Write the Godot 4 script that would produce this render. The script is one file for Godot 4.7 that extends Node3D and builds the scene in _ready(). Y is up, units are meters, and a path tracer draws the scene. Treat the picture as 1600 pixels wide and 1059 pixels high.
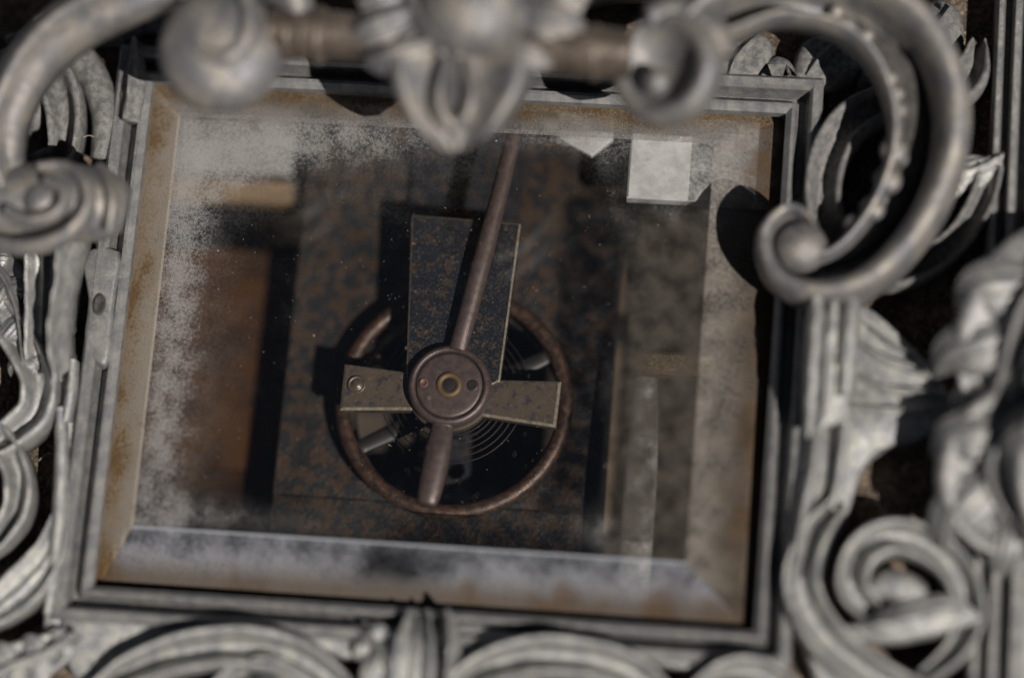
extends Node3D
# Lengths are written in millimetres, measured from the middle of the glass; v() turns them into metres on a table at y = 0.
const LIFT := 100.0
var eye := Vector3(26.938, 214.33, 54.789)
var look: Basis
var M := {}
var taken := {}

# ---------------------------------------------------------------- small tools
func v(p: Vector3) -> Vector3:
	return (p + Vector3(0, LIFT, 0)) * 0.001

func at(px: float, py: float, h: float) -> Vector3:   # the point at height h that the survey photograph shows at (px, py)
	var d: Vector3 = look.x * ((px - 800.0) / 4589.0) + look.y * ((529.5 - py) / 4589.0) - look.z
	return eye + d * ((h - eye.y) / d.y)

func mb() -> SurfaceTool:
	var st := SurfaceTool.new()
	st.begin(Mesh.PRIMITIVE_TRIANGLES)
	return st

func numbered(called: String, parent: Node) -> String:
	var key := str(parent.get_instance_id()) + called
	var n: int = taken.get(key, 0)
	taken[key] = n + 1
	return called if n == 0 else "%s_%03d" % [called, n]

func build(st: SurfaceTool, called: String, m: Material, parent: Node3D, label := "", edge: SurfaceTool = null) -> MeshInstance3D:
	st.generate_normals()
	var o := MeshInstance3D.new()
	o.mesh = st.commit()
	if edge:
		edge.generate_normals()
		edge.commit(o.mesh)
		o.set_surface_override_material(0, m)
		o.set_surface_override_material(1, M.edge)
	else:
		o.material_override = m
	o.name = numbered(called, parent)
	parent.add_child(o, true)
	if parent.get_parent() == self:
		o.position = -parent.position
	if label:
		o.set_meta("label", label)
	return o

func thing(called: String, base: Vector3, label: String, category: String) -> Node3D:
	var o := Node3D.new()
	o.name = called
	add_child(o)
	o.position = v(base)
	o.set_meta("label", label)
	o.set_meta("category", category)
	return o

func tri(st: SurfaceTool, a: Vector3, b: Vector3, c: Vector3) -> void:
	st.add_vertex(v(a)); st.add_vertex(v(b)); st.add_vertex(v(c))

func quad(st: SurfaceTool, a: Vector3, b: Vector3, c: Vector3, d: Vector3) -> void:
	tri(st, a, b, c); tri(st, a, c, d)

const PROFILE := {
	"channel": [[1.0, -0.9], [1.03, 0.1], [0.99, 0.7], [0.9, 0.97], [0.74, 1.0], [0.58, 0.78], [0.44, 0.35], [0.25, 0.05], [0.0, -0.05]],
	"ridge": [[1.0, -0.9], [1.0, -0.1], [0.85, 0.2], [0.6, 0.3], [0.4, 0.45], [0.25, 0.8], [0.12, 0.97], [0.0, 1.0]],
	"leaf": [[1.0, -0.7], [1.0, -0.05], [0.9, 0.3], [0.76, 0.42], [0.64, 0.36], [0.5, 0.68], [0.36, 0.66], [0.24, 0.6], [0.13, 0.95], [0.0, 1.0]],
	"hollow": [[1.0, -0.8], [1.02, 0.1], [0.97, 0.55], [0.88, 0.7], [0.74, 0.6], [0.55, 0.3], [0.3, 0.12], [0.16, 0.16], [0.06, 0.3], [0.0, 0.34]],
}

func section(kind: String) -> Array:
	var out: Array = []
	if kind == "round":
		for i in 18:
			out.append(Vector2(cos(TAU * i / 18.0), sin(TAU * i / 18.0)))
		return out
	if kind == "horn":   # a fat roll, a deep groove beside it and a thin inner rim
		for p in [[1.0, -0.9], [1.06, -0.1], [1.04, 0.5], [0.93, 1.0], [0.74, 1.3], [0.5, 1.3], [0.28, 0.95], [0.14, 0.3], [0.06, -0.5], [-0.1, -0.8], [-0.42, -0.8], [-0.58, -0.4], [-0.68, 0.2], [-0.78, 0.5], [-0.88, 0.42], [-1.0, 0.0], [-1.0, -0.9]]:
			out.append(Vector2(-p[0], p[1]))
		return out
	var half: Array = PROFILE[kind]
	for p in half:
		out.append(Vector2(p[0], p[1]))
	for i in range(half.size() - 2, -1, -1):
		out.append(Vector2(-half[i][0], half[i][1]))
	return out

func cr(a: float, b: float, c: float, d: float, t: float) -> float:
	return 0.5 * (2.0 * b + (c - a) * t + (2.0 * a - 5.0 * b + 4.0 * c - d) * t * t + (3.0 * b - a - 3.0 * c + d) * t * t * t)

# A bar swept along nodes [x, y, z, half width, half thickness] in mm, smooth between them; lobes make its edges scalloped.
func sweep(st: SurfaceTool, nodes: Array, kind := "round", lobes := 0.0, n_lobes := 5.0, steps := 7, wobble := 0.0) -> void:
	var n := nodes.size()
	var rows: Array = []
	for i in n - 1:
		for k in (steps if i < n - 2 else steps + 1):
			var t := float(k) / steps
			var a: Array = nodes[maxi(i - 1, 0)]
			var b: Array = nodes[i]
			var c: Array = nodes[i + 1]
			var d: Array = nodes[mini(i + 2, n - 1)]
			var r: Array = []
			for j in 5:
				r.append(cr(a[j], b[j], c[j], d[j], t))
			rows.append(r)
	var prof := section(kind)
	var m := prof.size()
	var rings: Array = []
	var last := rows.size() - 1
	for i in rows.size():
		var r: Array = rows[i]
		var p := Vector3(r[0], r[1], r[2])
		var q: Array = rows[mini(i + 1, last)]
		var o: Array = rows[maxi(i - 1, 0)]
		var tan := (Vector3(q[0], q[1], q[2]) - Vector3(o[0], o[1], o[2])).normalized()
		var side := tan.cross(Vector3.UP)
		if side.length() < 0.05:
			side = Vector3.RIGHT
		side = side.normalized()
		var up := side.cross(tan).normalized()
		var f := float(i) / last
		var grow := 1.0 + lobes * (absf(sin(PI * n_lobes * f)) - 0.6)
		var ring := PackedVector3Array()
		for s in prof:
			var e := 1.0
			if lobes > 0.0:
				e = lerpf(1.0, grow, clampf(absf(s.x) * 1.6 - 0.4, 0.0, 1.0))
			var jig := 1.0 + wobble * sin(f * 23.0 + s.x * 4.0) * cos(f * 11.0 - s.x * 7.0)
			ring.append(p + side * (s.x * maxf(r[3], 0.02) * e) + up * (s.y * maxf(r[4], 0.02) * jig))
		rings.append(ring)
	for i in last:
		for j in m:
			quad(st, rings[i][j], rings[i][(j + 1) % m], rings[i + 1][(j + 1) % m], rings[i + 1][j])
	for e in [0, last]:
		var mid := Vector3.ZERO
		for p in rings[e]:
			mid += p / m
		for j in m:
			tri(st, mid, rings[e][j], rings[e][(j + 1) % m])

# the same from survey pixels: [px, py, height, half width px, (half thickness mm)]
func px3(list: Array, thick := 1.0) -> Array:
	var out: Array = []
	for q in list:
		var p := at(q[0], q[1], q[2])
		out.append([p.x, p.y, p.z, q[3] * 0.0486 * (eye.y - q[2]) / 214.0, q[4] if q.size() > 4 else thick])
	return out

func orn(parent: Node3D, called: String, m: Material, list: Array, kind := "channel", thick := 1.0, lobes := 0.0, n_lobes := 5.0) -> MeshInstance3D:
	var wide: Array = []
	for q in list:
		var r: Array = q.duplicate()
		r[3] *= 1.22 if kind == "channel" else 1.0
		wide.append(r)
	var st := mb()
	sweep(st, px3(wide, thick), kind, lobes, n_lobes, 7, 0.12)
	return build(st, called, m, parent)

func pad(parent: Node3D, called: String, m: Material, outline: Array, h0: float, h1: float, round_mm := 0.9) -> void:
	# a domed patch of relief with a rounded border
	var poly := flat2(outline, h1)
	var smooth := PackedVector2Array()
	var n := poly.size()
	for i in n:
		for k in 3:
			var t := k / 3.0
			smooth.append(Vector2(cr(poly[(i + n - 1) % n].x, poly[i].x, poly[(i + 1) % n].x, poly[(i + 2) % n].x, t), cr(poly[(i + n - 1) % n].y, poly[i].y, poly[(i + 1) % n].y, poly[(i + 2) % n].y, t)))
	var st := mb()
	var rings: Array = []
	var hs: Array = []
	var ids := PackedInt32Array()
	for shrink in [1.0, 0.7, 0.45, 0.25, 0.1, 0.02]:
		rings = [smooth]
		hs = [h0]
		for q in [[0.05, 0.45], [0.25, 0.8], [0.6, 0.97], [1.0, 1.0]]:
			rings.append(inset(smooth, q[0] * round_mm * shrink))
			hs.append(lerpf(h0, h1, q[1]))
		ids = Geometry2D.triangulate_polygon(rings[4])
		if ids.size():
			break
	var c := smooth.size()
	for r in rings.size() - 1:
		for i in c:
			var j := (i + 1) % c
			quad(st, Vector3(rings[r][i].x, hs[r], rings[r][i].y), Vector3(rings[r][j].x, hs[r], rings[r][j].y), Vector3(rings[r + 1][j].x, hs[r + 1], rings[r + 1][j].y), Vector3(rings[r + 1][i].x, hs[r + 1], rings[r + 1][i].y))
	var top: PackedVector2Array = rings[4]
	for i in range(0, ids.size(), 3):
		tri(st, Vector3(top[ids[i]].x, h1, top[ids[i]].y), Vector3(top[ids[i + 1]].x, h1, top[ids[i + 1]].y), Vector3(top[ids[i + 2]].x, h1, top[ids[i + 2]].y))
	build(st, called, m, parent)

func acanthus(parent: Node3D, m: Material, list: Array, thick := 1.4, pairs := 4) -> void:
	# a midrib with pairs of overlapping lobes that curl down at their tips
	var nodes := px3(list, thick)
	var st := mb()
	var rib: Array = []
	for q in nodes:
		rib.append([q[0], q[1] + 0.25, q[2], q[3] * 0.3, thick * 0.55])
	sweep(st, rib, "ridge", 0.0, 5, 6, 0.1)
	var body: Array = []
	for q in nodes:
		body.append([q[0], q[1] - 0.2, q[2], q[3] * 1.05, thick * 0.5])
	sweep(st, body, "hollow", 0.0, 5, 6, 0.1)
	var n := nodes.size()
	for k in pairs:
		var f := (k + 0.5) / pairs * (n - 1.001)
		var i := int(f)
		var t := f - i
		var a: Array = nodes[i]
		var b: Array = nodes[i + 1]
		var p := Vector3(lerpf(a[0], b[0], t), lerpf(a[1], b[1], t), lerpf(a[2], b[2], t))
		var w: float = lerpf(a[3], b[3], t)
		var dir := (Vector3(b[0], b[1], b[2]) - Vector3(a[0], a[1], a[2])).normalized()
		for sg: float in [-1.0, 1.0]:
			var side := dir.cross(Vector3.UP).normalized() * sg
			var j := 0.85 + 0.3 * absf(sin(k * 7.3 + sg * 2.0 + p.x))
			var p0 := p - dir * w * 0.3
			var p1 := p + side * w * 0.5 * j + dir * w * 0.1 + Vector3(0, thick * 0.15, 0)
			var p2 := p + side * w * 0.95 * j + dir * w * 0.45 + Vector3(0, thick * 0.05, 0)
			var p3 := p + side * w * 1.12 * j + dir * w * 0.85 - Vector3(0, thick * 0.5, 0)
			sweep(st, [[p0.x, p0.y, p0.z, w * 0.4, thick * 0.3], [p1.x, p1.y, p1.z, w * 0.62, thick * 0.34], [p2.x, p2.y, p2.z, w * 0.5, thick * 0.3], [p3.x, p3.y, p3.z, w * 0.08, thick * 0.2]], "leaf", 0.0, 5, 5)
	build(st, "acanthus_leaf", m, parent)

func lathe(st: SurfaceTool, c: Vector3, prof: Array, n := 40, axis := Vector3.UP, squash := Vector2.ONE) -> void:
	var ax := axis.normalized()
	var a := ax.cross(Vector3.FORWARD if absf(ax.z) < 0.9 else Vector3.RIGHT).normalized()
	var b := ax.cross(a)
	for i in prof.size() - 1:
		for k in n:
			var t0 := TAU * k / n
			var t1 := TAU * (k + 1) / n
			var d0 := a * (cos(t0) * squash.x) + b * (sin(t0) * squash.y)
			var d1 := a * (cos(t1) * squash.x) + b * (sin(t1) * squash.y)
			var p: Array = prof[i]
			var q: Array = prof[i + 1]
			if p[0] > 0.0:
				tri(st, c + d0 * p[0] + ax * p[1], c + d1 * p[0] + ax * p[1], c + d1 * q[0] + ax * q[1])
			if q[0] > 0.0:
				tri(st, c + d0 * p[0] + ax * p[1], c + d1 * q[0] + ax * q[1], c + d0 * q[0] + ax * q[1])

func ball(st: SurfaceTool, c: Vector3, r: float, flat := 1.0) -> void:
	var prof: Array = []
	for i in 15:
		var t := PI * i / 14.0
		prof.append([maxf(sin(t) * r, 0.0), cos(t) * r * flat])
	prof[14][0] = 0.0
	lathe(st, c, prof, 24)

func box(st: SurfaceTool, lo: Vector3, hi: Vector3, cut := 0.15) -> void:
	st.set_smooth_group(-1)
	var rings: Array = []
	for q in [[cut, lo.y], [0.0, lo.y + cut], [0.0, hi.y - cut], [cut, hi.y]]:
		rings.append([Vector3(lo.x + q[0], q[1], lo.z + q[0]), Vector3(hi.x - q[0], q[1], lo.z + q[0]), Vector3(hi.x - q[0], q[1], hi.z - q[0]), Vector3(lo.x + q[0], q[1], hi.z - q[0])])
	for i in 3:
		for k in 4:
			quad(st, rings[i][k], rings[i][(k + 1) % 4], rings[i + 1][(k + 1) % 4], rings[i + 1][k])
	quad(st, rings[0][0], rings[0][3], rings[0][2], rings[0][1])
	quad(st, rings[3][0], rings[3][1], rings[3][2], rings[3][3])

# a moulding carried round a rectangle: profile points are [outward, height]
func rect_mould(st: SurfaceTool, x0: float, x1: float, z0: float, z1: float, prof: Array) -> void:
	st.set_smooth_group(-1)
	for i in prof.size() - 1:
		var a: Array = prof[i]
		var b: Array = prof[i + 1]
		var ra := [Vector3(x0 - a[0], a[1], z0 - a[0]), Vector3(x1 + a[0], a[1], z0 - a[0]), Vector3(x1 + a[0], a[1], z1 + a[0]), Vector3(x0 - a[0], a[1], z1 + a[0])]
		var rb := [Vector3(x0 - b[0], b[1], z0 - b[0]), Vector3(x1 + b[0], b[1], z0 - b[0]), Vector3(x1 + b[0], b[1], z1 + b[0]), Vector3(x0 - b[0], b[1], z1 + b[0])]
		for k in 4:
			quad(st, ra[k], ra[(k + 1) % 4], rb[(k + 1) % 4], rb[k])

func inset(poly: PackedVector2Array, d: float) -> PackedVector2Array:
	var out := PackedVector2Array()
	var n := poly.size()
	var turn := 0.0
	for i in n:
		turn += poly[i].cross(poly[(i + 1) % n])
	var s := signf(turn)
	for i in n:
		var a := (poly[i] - poly[(i - 1 + n) % n]).normalized()
		var b := (poly[(i + 1) % n] - poly[i]).normalized()
		var na := Vector2(-a.y, a.x) * s
		var nb := Vector2(-b.y, b.x) * s
		var mid := (na + nb).normalized()
		out.append(poly[i] + mid * (d / maxf(mid.dot(na), 0.4)))
	return out

# a flat plate cut to an outline (x, z), with chamfered upper edges and optional hole (bridged in)
func plate(st: SurfaceTool, poly: PackedVector2Array, y0: float, y1: float, cut := 0.12, hole := PackedVector2Array(), edge: SurfaceTool = null) -> void:
	st.set_smooth_group(-1)
	if edge:
		edge.set_smooth_group(-1)
	var top := inset(poly, cut)
	var n := poly.size()
	for i in n:
		var j := (i + 1) % n
		quad(st, Vector3(poly[i].x, y0, poly[i].y), Vector3(poly[j].x, y0, poly[j].y), Vector3(poly[j].x, y1 - cut, poly[j].y), Vector3(poly[i].x, y1 - cut, poly[i].y))
		quad(edge if edge else st, Vector3(poly[i].x, y1 - cut, poly[i].y), Vector3(poly[j].x, y1 - cut, poly[j].y), Vector3(top[j].x, y1, top[j].y), Vector3(top[i].x, y1, top[i].y))
	var face := top
	if hole.size():
		for i in hole.size():
			var j := (i + 1) % hole.size()
			quad(st, Vector3(hole[i].x, y0, hole[i].y), Vector3(hole[j].x, y0, hole[j].y), Vector3(hole[j].x, y1, hole[j].y), Vector3(hole[i].x, y1, hole[i].y))
		var best := Vector2i.ZERO
		var near := INF
		for i in n:
			for j in hole.size():
				var d := top[i].distance_squared_to(hole[j])
				if d < near:
					near = d
					best = Vector2i(i, j)
		face = PackedVector2Array()
		for k in n + 1:
			face.append(top[(best.x + k) % n])
		var same := Geometry2D.is_polygon_clockwise(top) == Geometry2D.is_polygon_clockwise(hole)
		for k in hole.size() + 1:
			face.append(hole[posmod(best.y + (-k if same else k), hole.size())])
	var ids := Geometry2D.triangulate_polygon(face)
	for i in range(0, ids.size(), 3):
		tri(st, Vector3(face[ids[i]].x, y1, face[ids[i]].y), Vector3(face[ids[i + 1]].x, y1, face[ids[i + 1]].y), Vector3(face[ids[i + 2]].x, y1, face[ids[i + 2]].y))
		tri(st, Vector3(face[ids[i]].x, y0, face[ids[i]].y), Vector3(face[ids[i + 2]].x, y0, face[ids[i + 2]].y), Vector3(face[ids[i + 1]].x, y0, face[ids[i + 1]].y))

func flat2(list: Array, h: float) -> PackedVector2Array:
	var out := PackedVector2Array()
	for q in list:
		var p := at(q[0], q[1], h)
		out.append(Vector2(p.x, p.z))
	return out

func circle(c: Vector2, r: float, n: int) -> PackedVector2Array:
	var out := PackedVector2Array()
	for i in n:
		out.append(c + Vector2(cos(TAU * i / n), sin(TAU * i / n)) * r)
	return out

# ---------------------------------------------------------------- procedural textures
func noise(sd: int, freq: float, w: int, h: int, octaves := 4, seamless := true, kind := FastNoiseLite.TYPE_SIMPLEX_SMOOTH) -> PackedByteArray:
	var f := FastNoiseLite.new()
	f.seed = sd
	f.noise_type = kind
	f.frequency = freq
	f.fractal_octaves = octaves
	var im := f.get_seamless_image(w, h) if seamless else f.get_image(w, h)
	im.convert(Image.FORMAT_L8)
	return im.get_data()

func ramp3(sd: int, n: int, f1: float, f2: float, a: Color, b: Color, c: Color, edge: float, soft: float, grain: float) -> ImageTexture:
	# colour a, patches of b where noise passes edge, flecks of c, fine grain over all; colours are linear
	var big := noise(sd, f1, n, n, 5)
	var mid := noise(sd + 1, f2, n, n, 4)
	var fine := noise(sd + 2, 0.28, n, n, 2)
	var bytes := PackedByteArray()
	bytes.resize(n * n * 3)
	for i in n * n:
		var g := (big[i] * 0.7 + mid[i] * 0.3) / 255.0
		var k := smoothstep(edge - soft, edge + soft, g)
		var col := a.lerp(b, k)
		col = col.lerp(c, smoothstep(0.62, 0.82, (mid[i] * 0.5 + fine[i] * 0.5) / 255.0))
		var w := 1.0 + grain * (fine[i] / 127.5 - 1.0)
		col = Color(col.r * w, col.g * w, col.b * w).linear_to_srgb()
		bytes[i * 3] = int(clampf(col.r, 0, 1) * 255.0)
		bytes[i * 3 + 1] = int(clampf(col.g, 0, 1) * 255.0)
		bytes[i * 3 + 2] = int(clampf(col.b, 0, 1) * 255.0)
	return ImageTexture.create_from_image(Image.create_from_data(n, n, false, Image.FORMAT_RGB8, bytes))

func grey_tex(sd: int, n: int, f: float, lo: float, hi: float, octaves := 4) -> ImageTexture:
	var a := noise(sd, f, n, n, octaves)
	for i in n * n:
		a[i] = int(lerpf(lo, hi, a[i] / 255.0) * 255.0)
	return ImageTexture.create_from_image(Image.create_from_data(n, n, false, Image.FORMAT_L8, a))

func mat(called: String, tex: Texture2D, tile_mm: float, rough: float, metal: float, bump: Texture2D = null, bump_mm := 0.0, rough_tex: Texture2D = null) -> StandardMaterial3D:
	var m := StandardMaterial3D.new()
	m.resource_name = called
	m.albedo_texture = tex
	m.uv1_triplanar = true
	m.uv1_scale = Vector3.ONE * (1000.0 / tile_mm)
	m.uv1_triplanar_sharpness = 4.0
	m.roughness = rough
	m.metallic = metal
	if rough_tex:
		m.roughness_texture = rough_tex
	if bump:
		m.heightmap_enabled = true
		m.heightmap_texture = bump
		m.heightmap_scale = bump_mm * 0.1
	return m

func plain(called: String, c: Color, rough: float, metal := 0.0) -> StandardMaterial3D:
	var m := StandardMaterial3D.new()
	m.resource_name = called
	m.albedo_color = c.linear_to_srgb()
	m.roughness = rough
	m.metallic = metal
	return m

func make_materials() -> void:
	var fine := grey_tex(31, 512, 0.09, 0.0, 1.0, 4)
	var grain := grey_tex(33, 512, 0.2, 0.0, 1.0, 3)
	var rtex := grey_tex(41, 256, 0.03, 0.65, 1.0, 4)
	var cast := ramp3(5, 512, 0.012, 0.05, Color(0.21, 0.215, 0.232), Color(0.36, 0.352, 0.325), Color(0.54, 0.515, 0.43), 0.5, 0.3, 0.45)
	M.frame = mat("cast_metal", cast, 9.0, 0.56, 0.58, grain, 0.06, rtex)
	M.bezel = mat("bezel_metal", ramp3(8, 512, 0.012, 0.06, Color(0.13, 0.133, 0.142), Color(0.22, 0.213, 0.2), Color(0.36, 0.33, 0.27), 0.5, 0.3, 0.4), 10.0, 0.58, 0.45, grain, 0.03, rtex)
	M.outer = mat("cast_metal_outer", ramp3(15, 512, 0.012, 0.06, Color(0.14, 0.143, 0.152), Color(0.25, 0.243, 0.228), Color(0.4, 0.37, 0.31), 0.5, 0.3, 0.4), 12.0, 0.58, 0.55, grain, 0.05, rtex)
	M.dusty = mat("dusty_metal", ramp3(7, 512, 0.02, 0.09, Color(0.085, 0.085, 0.088), Color(0.17, 0.163, 0.152), Color(0.27, 0.255, 0.22), 0.5, 0.2, 0.6), 8.0, 0.85, 0.15, grain, 0.07, rtex)
	M.grime_shade = mat("tarnish_shade_hollow", ramp3(9, 256, 0.02, 0.07, Color(0.028, 0.026, 0.025), Color(0.055, 0.05, 0.045), Color(0.11, 0.10, 0.09), 0.5, 0.2, 0.3), 7.0, 0.75, 0.2, fine, 0.1)  # dark tarnish that also carries the shade of the hollows
	M.handle = mat("handle_metal", ramp3(11, 512, 0.010, 0.04, Color(0.115, 0.115, 0.124), Color(0.21, 0.193, 0.172), Color(0.32, 0.285, 0.23), 0.52, 0.2, 0.12), 19.0, 0.62, 0.45, grain, 0.07, rtex)
	M.grip = mat("grip_metal", ramp3(12, 256, 0.02, 0.05, Color(0.075, 0.06, 0.05), Color(0.125, 0.10, 0.08), Color(0.22, 0.18, 0.12), 0.5, 0.2, 0.15), 12.0, 0.5, 0.5, fine, 0.05, rtex)
	M.felt = mat("dusty_recess", ramp3(17, 512, 0.02, 0.07, Color(0.05, 0.036, 0.025), Color(0.12, 0.087, 0.063), Color(0.3, 0.225, 0.165), 0.52, 0.2, 0.5), 20.0, 0.95, 0.0, grey_tex(51, 512, 0.08, 0.0, 1.0, 4), 0.2)
	M.plate = mat("blued_steel_rusting", ramp3(23, 1024, 0.015, 0.085, Color(0.009, 0.0092, 0.0105), Color(0.035, 0.021, 0.0125), Color(0.062, 0.047, 0.034), 0.5, 0.055, 0.5), 27.0, 0.6, 0.25, fine, 0.04, rtex)
	M.blue = mat("blued_steel", ramp3(29, 512, 0.014, 0.06, Color(0.011, 0.0125, 0.017), Color(0.04, 0.027, 0.019), Color(0.15, 0.12, 0.09), 0.62, 0.05, 0.35), 11.0, 0.5, 0.35, fine, 0.03, rtex)
	M.worn = mat("worn_steel", ramp3(37, 512, 0.016, 0.06, Color(0.082, 0.062, 0.046), Color(0.035, 0.034, 0.042), Color(0.17, 0.135, 0.095), 0.63, 0.1, 0.35), 9.0, 0.5, 0.4, fine, 0.012, rtex)
	M.copper = mat("copper_rim", ramp3(43, 512, 0.02, 0.07, Color(0.058, 0.029, 0.017), Color(0.02, 0.012, 0.009), Color(0.18, 0.105, 0.055), 0.5, 0.15, 0.35), 9.0, 0.55, 0.4, grain, 0.02, rtex)
	M.lever = mat("lever_bronze", ramp3(47, 512, 0.02, 0.08, Color(0.082, 0.057, 0.051), Color(0.055, 0.040, 0.037), Color(0.2, 0.16, 0.135), 0.5, 0.2, 0.35), 8.0, 0.52, 0.4, grain, 0.015, rtex)
	M.gold = plain("gilt_brass", Color(0.11, 0.07, 0.034), 0.6, 0.5)
	M.dark = plain("dark_oil", Color(0.012, 0.01, 0.009), 0.5, 0.2)
	M.wire = plain("hairspring_steel", Color(0.035, 0.03, 0.027), 0.5, 0.5)
	M.redscrew = plain("copper_screw", Color(0.12, 0.06, 0.045), 0.6, 0.3)
	M.edge = mat("worn_steel_edge", ramp3(83, 256, 0.03, 0.07, Color(0.30, 0.26, 0.20), Color(0.16, 0.13, 0.10), Color(0.42, 0.37, 0.29), 0.5, 0.2, 0.3), 5.0, 0.42, 0.5)
	M.amber = mat("old_brass", ramp3(53, 256, 0.015, 0.05, Color(0.05, 0.019, 0.003), Color(0.024, 0.009, 0.002), Color(0.036, 0.016, 0.004), 0.5, 0.2, 0.2), 20.0, 0.5, 0.3)
	M.brass = mat("tarnished_brass", ramp3(59, 256, 0.015, 0.05, Color(0.22, 0.145, 0.08), Color(0.14, 0.10, 0.06), Color(0.3, 0.21, 0.12), 0.5, 0.2, 0.2), 14.0, 0.5, 0.3, fine, 0.05)
	M.steel = mat("pale_streak", ramp3(61, 256, 0.03, 0.07, Color(0.5, 0.48, 0.46), Color(0.36, 0.34, 0.32), Color(0.6, 0.58, 0.55), 0.5, 0.2, 0.25), 8.0, 0.55, 0.2, fine, 0.08)  # pale colour of the added rail that draws a reflected streak
	M.white = mat("pale_light_patch", ramp3(67, 256, 0.02, 0.06, Color(0.40, 0.395, 0.39), Color(0.30, 0.295, 0.285), Color(0.36, 0.35, 0.33), 0.55, 0.2, 0.05), 14.0, 0.6, 0.0)  # pale colour standing in for bright light past the platform
	M.dull = mat("dull_grey_strip", ramp3(68, 256, 0.02, 0.06, Color(0.2, 0.19, 0.18), Color(0.13, 0.12, 0.11), Color(0.26, 0.25, 0.23), 0.5, 0.25, 0.2), 11.0, 0.7, 0.0)
	M.wall = mat("case_inside", ramp3(71, 256, 0.02, 0.05, Color(0.05, 0.035, 0.022), Color(0.03, 0.022, 0.016), Color(0.08, 0.06, 0.04), 0.5, 0.2, 0.2), 25.0, 0.7, 0.1)
	M.stone = mat("stone_table", ramp3(73, 512, 0.02, 0.08, Color(0.30, 0.29, 0.27), Color(0.24, 0.23, 0.21), Color(0.36, 0.35, 0.33), 0.5, 0.2, 0.2), 160.0, 0.85, 0.0)
	M.glass = StandardMaterial3D.new()
	M.glass.resource_name = "glass"
	M.glass.albedo_color = Color(0.02, 0.025, 0.02, 0.02)
	M.glass.transparency = BaseMaterial3D.TRANSPARENCY_ALPHA
	M.glass.roughness = 0.03
	M.glint = plain("painted_glint", Color(0.30, 0.32, 0.36), 0.3)  # pale see-through colour for the painted glint
	M.glint.albedo_color.a = 0.55
	M.glint.transparency = BaseMaterial3D.TRANSPARENCY_ALPHA
	M.lint = plain("lint", Color(0.45, 0.4, 0.34), 0.9)

# ---------------------------------------------------------------- camera, sky, sun
func make_view() -> void:
	look = Basis(Vector3(1, 0, 0), Vector3(0, 0, -1), Vector3(0, 1, 0)) * Basis(Vector3.RIGHT, deg_to_rad(14.599)) * Basis(Vector3.UP, deg_to_rad(5.625)) * Basis(Vector3.BACK, deg_to_rad(3.362))
	var cam := Camera3D.new()
	cam.name = "camera"
	add_child(cam)
	cam.transform = Transform3D(look, v(eye))
	cam.near = 0.02
	cam.far = 60.0
	var lens := CameraAttributesPhysical.new()
	lens.frustum_focal_length = 104.0
	lens.frustum_near = 0.02
	lens.frustum_far = 60.0
	lens.frustum_focus_distance = (eye - at(700, 560, -4.0)).dot(look.z) * 0.001
	lens.exposure_aperture = 6.8
	cam.attributes = lens
	cam.fov = rad_to_deg(2.0 * atan(12.0 / 104.0))
	cam.current = true
	var sky := ProceduralSkyMaterial.new()
	sky.sky_top_color = Color(0.17, 0.19, 0.225)
	sky.sky_horizon_color = Color(0.6, 0.62, 0.66)
	sky.sky_curve = 0.12
	sky.ground_bottom_color = Color(0.16, 0.14, 0.12)
	sky.ground_horizon_color = Color(0.4, 0.38, 0.36)
	sky.sun_angle_max = 1.0
	var env := Environment.new()
	env.background_mode = Environment.BG_SKY
	env.sky = Sky.new()
	env.sky.sky_material = sky
	env.background_energy_multiplier = 1.0
	env.tonemap_mode = Environment.TONE_MAPPER_LINEAR
	env.tonemap_exposure = 1.3
	env.sdfgi_enabled = true
	env.ssao_enabled = true
	env.ssil_enabled = true
	var we := WorldEnvironment.new()
	we.name = "environment"
	we.environment = env
	add_child(we)
	var sun := DirectionalLight3D.new()
	sun.name = "sun"
	add_child(sun)
	sun.look_at_from_position(Vector3.ZERO, -Vector3(0.47, 0.74, 0.38), Vector3.UP)
	sun.light_energy = 1.5
	sun.light_color = Color(1.0, 0.975, 0.945)
	sun.light_angular_distance = 0.5
	sun.shadow_enabled = true

# ---------------------------------------------------------------- the glass and its dust
const GX0 := -25.0
const GX1 := 25.0
const GZ0 := -20.3
const GZ1 := 20.3
const IX0 := -22.3
const IX1 := 19.4
const IZ0 := -17.4
const IZ1 := 15.2
const DROP := 1.5

func glass_y(x: float, z: float) -> float:
	var d := 0.0
	d = maxf(d, (IX0 - x) / (IX0 - GX0))
	d = maxf(d, (x - IX1) / (GX1 - IX1))
	d = maxf(d, (IZ0 - z) / (IZ0 - GZ0))
	d = maxf(d, (z - IZ1) / (GZ1 - IZ1))
	return -DROP * clampf(d, 0.0, 1.0)

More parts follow.
